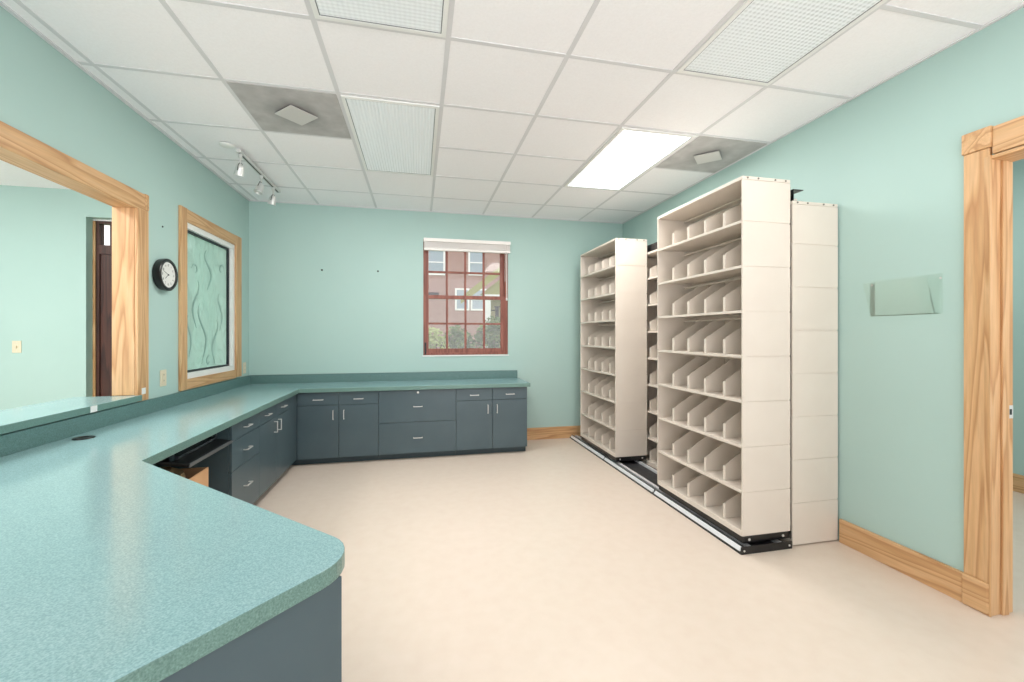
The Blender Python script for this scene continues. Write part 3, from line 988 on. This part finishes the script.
def outlet(loc, rot_m, label, duplex=True):
    t = thing('wall_outlet' if duplex else 'light_switch', label, 'outlet' if duplex else 'switch', loc)
    bm = bmesh.new(); obox(bm, rot_m, -0.036, -0.058, 0.0006, 0.036, 0.058, 0.006); pl = mk('cover_plate', bm, M['ivory'], t, bevel=0.0018)
    if duplex:
        for s in (-0.021, 0.021):
            bm = bmesh.new(); obox(bm, rot_m, -0.015, s - 0.014, 0.0062, 0.015, s + 0.014, 0.0085); rc = mk('receptacle', bm, M['ivory'], t, bevel=0.001)
            bm = bmesh.new()
            for dx in (-0.006, 0.006):
                obox(bm, rot_m, dx - 0.001, s - 0.002, 0.0086, dx + 0.001, s + 0.007, 0.009)
            mk('slots', bm, M['black'], rc)
    else:
        bm = bmesh.new(); obox(bm, rot_m @ Matrix.Rotation(0.3, 4, 'X'), -0.006, -0.012, 0.003, 0.006, 0.012, 0.016); mk('toggle', bm, M['ivory'], t)
    for s in ((0,) if duplex else (-0.04, 0.04)):
        bm = bmesh.new(); cyl(bm, (0, s, 0.0062), (0, s, 0.0072), 0.003, 10); bmesh.ops.transform(bm, matrix=rot_m, verts=bm.verts); mk('screw', bm, M['chrome'], t)
    return t
outlet((XL, 3.475, 0.985), LW, 'ivory wall outlet between the pass-through casing and the etched window')
outlet((XL, 4.915, 0.945), LW, 'small ivory wall outlet in the far left corner beside the etched window')
BWM = Matrix(((1, 0, 0, 0), (0, 0, -1, 0), (0, 1, 0, 0), (0, 0, 0, 1)))      # local z -> -y, local y -> +z
outlet((-3.80, YB, 1.175), BWM, 'ivory light switch on the wall of the room beyond the pass-through', False)

for loc, mt, lab in (((-1.046, YB, 2.009), BWM, 'left of the two dark wall anchors left of the back window'), ((-0.452, YB, 2.015), BWM, 'right one of the two dark wall anchors, nearer to the back window'),
                 ((XL, 3.47, 2.06), LW, 'tiny dark wall anchor above the round clock')):
    bm = bmesh.new()
    lathe(bm, [(0.004, 0.0003), (0.010, 0.0008), (0.010, 0.006), (0.006, 0.010), (0.003, 0.012)], 14, mt)
    if loc[0] == XL:
        bmesh.ops.scale(bm, vec=(0.6, 0.6, 0.6), verts=bm.verts)
    o = mk('wall_anchor', bm, base_mat('dark_screw', (40, 52, 50), 0.5), at=(0, 0, 0.0), smooth=True)
    o.location = loc
    tag(o, lab, 'wall anchor')

# clear acrylic file pocket on the right wall
t = thing('wall_file_pocket', 'clear acrylic file pocket fixed to the teal right wall beside the doorway', 'file holder', (XR, 1.80, 1.40))
bm = bmesh.new(); box(bm, -0.0045, -0.185, 0.0, -0.0008, 0.165, 0.205); mk('back_plate', bm, M['acrylic'], t)
bm = bmesh.new()
ln = Matrix.Translation((-0.030, 0, 0.0)) @ Matrix.Rotation(math.radians(-17), 4, 'Y')
obox(bm, ln, -0.003, -0.170, 0.0, 0.0, 0.140, 0.195); mk('front_plate', bm, M['acrylic'], t)
bm = bmesh.new(); box(bm, -0.032, -0.170, -0.001, -0.005, 0.140, 0.003); mk('floor_plate', bm, M['acrylic'], t)
for yy in (-0.172, 0.1385):
    bm = bmesh.new()
    pts = [(-0.033, 0.0), (-0.0048, 0.0), (-0.0048, 0.19), (-0.088, 0.185)]
    lo = [bm.verts.new((x, yy, z)) for x, z in pts]; hi = [bm.verts.new((x, yy + 0.003, z)) for x, z in pts]
    bm.faces.new(lo); bm.faces.new(hi[::-1])
    for i in range(4):
        bm.faces.new((lo[i], hi[i], hi[(i + 1) % 4], lo[(i + 1) % 4]))
    mk('side_plate', bm, M['acrylic'], t)
for yy in (-0.178, 0.153):
    bm = bmesh.new(); cyl(bm, (-0.0075, yy, 0.18), (-0.0046, yy, 0.18), 0.005, 14); mk('screw', bm, M['chrome'], t)

# raised blind over the back window
t = thing('window_blind', 'white mini blind raised to the top of the back window', 'blind', (0.575, 5.02, 2.27))
part('head_rail', M['blind'], t, (-0.518, -0.022, 0.105, 0.512, 0.017, 0.145), bevel=0.003)
bm = bmesh.new()
for k in range(18):
    box(bm, -0.512, -0.016, 0.030 + k * 0.0040, 0.506, 0.013, 0.0325 + k * 0.0040)
mk('slats', bm, M['blind'], t)
part('bottom_rail', M['blind'], t, (-0.514, -0.019, 0.005, 0.508, 0.016, 0.029), bevel=0.003)
bm = bmesh.new(); cyl(bm, (0.462, -0.026, -0.53), (0.462, -0.024, 0.104), 0.004, 8); cyl(bm, (0.44, -0.026, -0.34), (0.445, -0.024, 0.104), 0.0022, 8)
wd_ = mk('pull_cord', bm, M['blind'], t, smooth=True)
bm = bmesh.new(); lathe(bm, [(0.003, -0.57), (0.011, -0.565), (0.011, -0.545), (0.004, -0.5305)], 14, Matrix.Translation((0.462, -0.026, 0))); mk('tassel', bm, M['blind'], t, smooth=True)

# ------------------------------------------------------------------ ceiling fixtures
def troffer(i, j0, j1, lens, label):
    """light set in the grid from column line i to i+1 and row j0 to j1 (rows counted from the row at y = 2.68)"""
    x0, x1 = C0 + i * P + 0.013, C0 + (i + 1) * P - 0.013
    y0, y1 = 2.680 + j0 * P + 0.013, 2.680 + j1 * P - 0.013
    t = thing('ceiling_light', label, 'ceiling light', ((x0 + x1) / 2, (y0 + y1) / 2, H))
    hx, hy = (x1 - x0) / 2, (y1 - y0) / 2
    fw = 0.022
    bm = bmesh.new()
    za, zb = -0.011, -0.0004
    box(bm, -hx, -hy, za, -hx + fw, hy, zb); box(bm, hx - fw, -hy, za, hx, hy, zb)
    box(bm, -hx + fw, -hy, za, hx - fw, -hy + fw, zb); box(bm, -hx + fw, hy - fw, za, hx - fw, hy, zb)
    mk('frame', bm, M['white'], t)
    bm = bmesh.new()
    gx_, gy_ = hx - fw, hy - fw
    s_ = 0.004
    box(bm, -gx_, -gy_, -0.0095, -gx_ + s_, gy_, zb); box(bm, gx_ - s_, -gy_, -0.0095, gx_, gy_, zb)
    box(bm, -gx_ + s_, -gy_, -0.0095, gx_ - s_, -gy_ + s_, zb); box(bm, -gx_ + s_, gy_ - s_, -0.0095, gx_ - s_, gy_, zb)
    mk('shadow_gap', bm, base_mat('lens_edge', (120, 122, 124), 0.6), t)
    bm = bmesh.new(); box(bm, -gx_ + s_ + 0.0003, -gy_ + s_ + 0.0003, -0.008, gx_ - s_ - 0.0003, gy_ - s_ - 0.0003, zb)
    mk('lens', bm, lens, t)
troffer(2, 0, 2, M['lens_ribs'], 'ribbed fluorescent ceiling light in the middle of the ceiling, beside the left air diffuser')
troffer(2, -3, -1, M['lens_grid'], 'fluorescent ceiling light with square prisms cut off by the top edge of the photo')
troffer(5, -3, -1, M['lens_grid'], 'large fluorescent ceiling light with square prisms nearest the right wall')
troffer(5, 0, 2, M['lens_lit'], 'brightly lit plain white ceiling light in front of the shelving, beside the right air diffuser')

def diffuser(i, label):
    x0, x1 = C0 + i * P + 0.013, min(C0 + (i + 1) * P - 0.013, XR - 0.02)
    y0, y1 = 2.680 + 0.013, 2.680 + P - 0.013
    t = thing('air_diffuser', label, 'air vent', ((x0 + x1) / 2, (y0 + y1) / 2, H))
    hx, hy = (x1 - x0) / 2, (y1 - y0) / 2
    bm = bmesh.new(); box(bm, -hx, -hy, -0.006, hx, hy, -0.0004); mk('panel', bm, M['dusty'], t, bevel=0.001)
    R = Matrix.Rotation(PI / 4, 4, 'Z')
    bm = bmesh.new(); obox(bm, R, -0.065, -0.065, -0.014, 0.065, 0.065, -0.0062); mk('neck', bm, M['soot'], t)
    bm = bmesh.new(); obox(bm, R, -0.092, -0.092, -0.020, 0.092, 0.092, -0.0145); mk('plate', bm, M['dusty_plate'], t, bevel=0.002)
diffuser(1, 'dusty grey square air diffuser with diamond plate in the left ceiling, above the track light')
diffuser(6, 'dusty grey square air diffuser with diamond plate in the right ceiling, beside the right wall')

t = thing('track_light', 'small track light with three spot heads on the ceiling near the left wall', 'track light', (-1.343, 4.0, H))
bm = bmesh.new(); lathe(bm, [(0.050, -0.0068), (0.050, -0.014), (0.042, -0.020), (0.0005, -0.020)], 32, Matrix.Translation((-0.07, -0.42, 0))); mk('canopy', bm, M['white'], t, smooth=True)
bm = bmesh.new(); box(bm, -0.017, -0.40, -0.046, 0.017, 0.56, -0.022)
tr_ = mk('track', bm, base_mat('track_white', (214, 214, 212), 0.4), t, bevel=0.002)
bm = bmesh.new(); box(bm, -0.006, -0.38, -0.0475, 0.006, 0.54, -0.0462); mk('slot', bm, base_mat('slot_grey', (70, 70, 70), 0.5), tr_)
bm = bmesh.new()
for y in (-0.33, 0.05, 0.48):
    cyl(bm, (0, y, -0.0215), (0, y, -0.0065), 0.012, 10)
mk('standoff', bm, M['chrome'], t)
for y, yaw in ((-0.36, 0.35), (0.09, -0.3), (0.40, 0.2)):
    bm = bmesh.new()
    cyl(bm, (0, y, -0.075), (0, y, -0.0478), 0.014, 16)
    cyl(bm, (0, y, -0.125), (0, y, -0.0752), 0.0065, 12)
    hd = mk('spot_head', bm, M['chrome'], t, smooth=True)
    rot = Matrix.Translation((0, y, -0.125)) @ Matrix.Rotation(yaw, 4, 'X') @ Matrix.Rotation(0.25, 4, 'Y')
    bm = bmesh.new()
    lathe(bm, [(0.012, 0.002), (0.024, -0.008), (0.030, -0.03), (0.0335, -0.075), (0.037, -0.083), (0.033, -0.084), (0.029, -0.075), (0.026, -0.03), (0.010, -0.015)], 24, rot)
    mk('shade', bm, M['chrome'], hd, smooth=True)
    bm = bmesh.new(); lathe(bm, [(0.008, -0.016), (0.0235, -0.034), (0.0245, -0.072), (0.0005, -0.076)], 20, rot); mk('bulb', bm, M['bulb'], hd, smooth=True)
    bm = bmesh.new()
    for s in (-1, 1):
        tube(bm, [rot @ Vector((0, s * 0.012, 0.01)), rot @ Vector((0, s * 0.04, 0.0)), rot @ Vector((0, s * 0.042, -0.045))], 0.003, 6)
    mk('yoke', bm, M['black'], hd)

# ------------------------------------------------------------------ outside the back window
bm = bmesh.new(); box(bm, -30, 5.4, -0.16, 40, 40, 0.0)
o = mk('lawn', bm, M['grass']); o['kind'] = 'structure'; o.name = 'ground'
t = thing('brick_house', 'pink brick house with white sash windows across the lawn outside the window', 'house', (2, 24, 0))
bm = bmesh.new(); box(bm, -12, 0, 0, 16, 8, 8.0); mk('wall', bm, M['brick'], t)
bm = bmesh.new()
prism_pts = [(-12.4, -0.5, 8.0), (16.4, -0.5, 8.0), (16.4, 8.5, 8.0), (-12.4, 8.5, 8.0)]
lo = [bm.verts.new(p) for p in prism_pts]
r0, r1 = bm.verts.new((-9, 4, 11)), bm.verts.new((13, 4, 11))
bm.faces.new(lo[::-1]); bm.faces.new((lo[0], lo[1], r1, r0)); bm.faces.new((lo[2], lo[3], r0, r1)); bm.faces.new((lo[1], lo[2], r1)); bm.faces.new((lo[3], lo[0], r0))
mk('roof', bm, M['shingle'], t)
for xa, za, ww, hh in ((-1.45, 4.70, 0.8, 1.25), (0.85, 4.75, 0.72, 1.25), (0.1, 2.75, 0.62, 1.05), (0.98, 2.75, 0.72, 1.05), (-5.2, 4.7, 0.9, 1.3), (-4.5, 1.5, 0.9, 1.3), (4.5, 4.7, 0.9, 1.3)):
    bm = bmesh.new()
    for b in ((xa - 0.1, -0.06, za - 0.1, xa, -0.001, za + hh + 0.1), (xa + ww, -0.06, za - 0.1, xa + ww + 0.1, -0.001, za + hh + 0.1), (xa, -0.06, za - 0.1, xa + ww, -0.001, za), (xa, -0.06, za + hh, xa + ww, -0.001, za + hh + 0.1), (xa, -0.05, za + hh / 2 - 0.03, xa + ww, -0.001, za + hh / 2 + 0.03)):
        box(bm, *b)
    wf = mk('window_frame', bm, M['housewhite'], t)
    bm = bmesh.new(); box(bm, xa, -0.02, za, xa + ww, -0.002, za + hh); mk('window_pane', bm, M['glassdark'], wf)
part('wall_lamp', M['black'], t, (-1.5, -0.25, 3.42, -0.9, -0.002, 3.62), bevel=0.05)

t = thing('porch', 'pale green gabled porch of the brick house outside, right of the window view', 'porch', (2.6, 12, 0))
bm = bmesh.new()
def slab(pts, y0, y1):
    lo = [bm.verts.new((x, y0, z)) for x, z in pts]; hi = [bm.verts.new((x, y1, z)) for x, z in pts]
    bm.faces.new(lo); bm.faces.new(hi[::-1])
    n = len(pts)
    for i in range(n):
        bm.faces.new((lo[i], hi[i], hi[(i + 1) % n], lo[(i + 1) % n]))
slab([(-1.2, 2.33), (0.6, 3.70), (2.4, 2.33), (2.4, 2.55), (0.6, 3.95), (-1.2, 2.55)], -0.05, 2.5)
mk('roof', bm, M['porch'], t)
bm = bmesh.new(); slab([(-0.85, 2.46), (0.6, 3.56), (2.05, 2.46)], 0.2, 0.3); mk('gable', bm, M['porch'], t)
bm = bmesh.new(); box(bm, -0.8, 0.1, 2.30, 2.0, 0.35, 2.455); mk('beam', bm, M['housewhite'], t)
for xx in (-0.72, 1.8):
    bm = bmesh.new(); box(bm, xx, 0.12, 0, xx + 0.16, 0.30, 2.298); mk('post', bm, M['housewhite'], t)
bm = bmesh.new(); box(bm, -0.5, 1.6, 0, 2.3, 1.8, 2.45); mk('wall', bm, base_mat('cream_wall', (176, 168, 138), 0.7), t)
bm = bmesh.new(); box(bm, -0.43, 0.07, 1.72, -0.33, 0.10, 2.08); box(bm, -0.45, 0.06, 1.70, -0.31, 0.12, 1.725); box(bm, -0.46, 0.05, 2.08, -0.30, 0.13, 2.11)
box(bm, -0.55, 0.12, 1.98, -0.33, 0.15, 2.01)
mk('lantern', bm, M['black'], t)

def shrub(loc, rx, ry, rz_, n, label, sz=0.05):
    t = thing('garden_shrub', label, 'shrub', loc)
    rnd = random.Random(int(loc[0] * 100 + loc[1] * 7))
    bm = bmesh.new()
    for i in range(n):
        while True:
            p = Vector((rnd.uniform(-1, 1), rnd.uniform(-1, 1), rnd.uniform(-1, 1)))
            if 0.25 < p.length < 1:
                break
        c = Vector((p.x * rx, p.y * ry, rz_ + p.z * rz_))
        if c.z < 0.04:
            continue
        d = Vector((rnd.uniform(-1, 1), rnd.uniform(-1, 1), rnd.uniform(-0.3, 1))).normalized()
        e = d.orthogonal().normalized()
        s = sz * rnd.uniform(0.6, 1.3)
        v = [bm.verts.new(c - d * s), bm.verts.new(c + e * s * 0.4), bm.verts.new(c + d * s), bm.verts.new(c - e * s * 0.4)]
        bm.faces.new(v)
    mk('foliage', bm, M['leaf'], t)
    bm = bmesh.new()
    for i in range(7):
        a = i * 0.9
        tube(bm, [(0.03 * math.cos(a), 0.03 * math.sin(a), 0.0), (0.3 * rx * math.cos(a), 0.3 * ry * math.sin(a), rz_ * 0.8), (0.6 * rx * math.cos(a), 0.6 * ry * math.sin(a), rz_ * 1.5)], 0.012, 6)
    mk('stem', bm, base_mat('bark', (92, 74, 58), 0.8), t)
shrub((1.50, 8.4, 0), 0.50, 0.5, 0.83, 2600, 'tall dense green shrub outside, at the right of the window view', 0.06)
shrub((0.88, 9.8, 0), 0.42, 0.5, 0.76, 2200, 'leafy shrub outside, in the middle of the window view', 0.06)
shrub((0.16, 8.6, 0), 0.50, 0.4, 0.74, 2200, 'pale yellow green shrub outside, at the lower left of the window view', 0.06)
bpy.data.objects['garden_shrub.002'].children[0].data.materials[0] = noise_mat('pale_leaf', [(0.3, (150, 164, 96)), (0.5, (176, 190, 120)), (0.7, (200, 208, 150))], 5, 0.55)

# repeats carry the name of their set
for o in bpy.data.objects:
    if o.parent is None and 'category' in o:
        g_ = {'shelving_unit': 'beige shelving units with angled dividers', 'base_cabinet': 'two-door base cabinets', 'ceiling_light': 'fluorescent ceiling lights',
              'air_diffuser': 'ceiling air diffusers', 'wall_outlet': 'wall outlets', 'wall_anchor': 'wall anchors', 'garden_shrub': 'shrubs outside the window'}.get(o.name.split('.')[0])
        if g_:
            o['group'] = g_
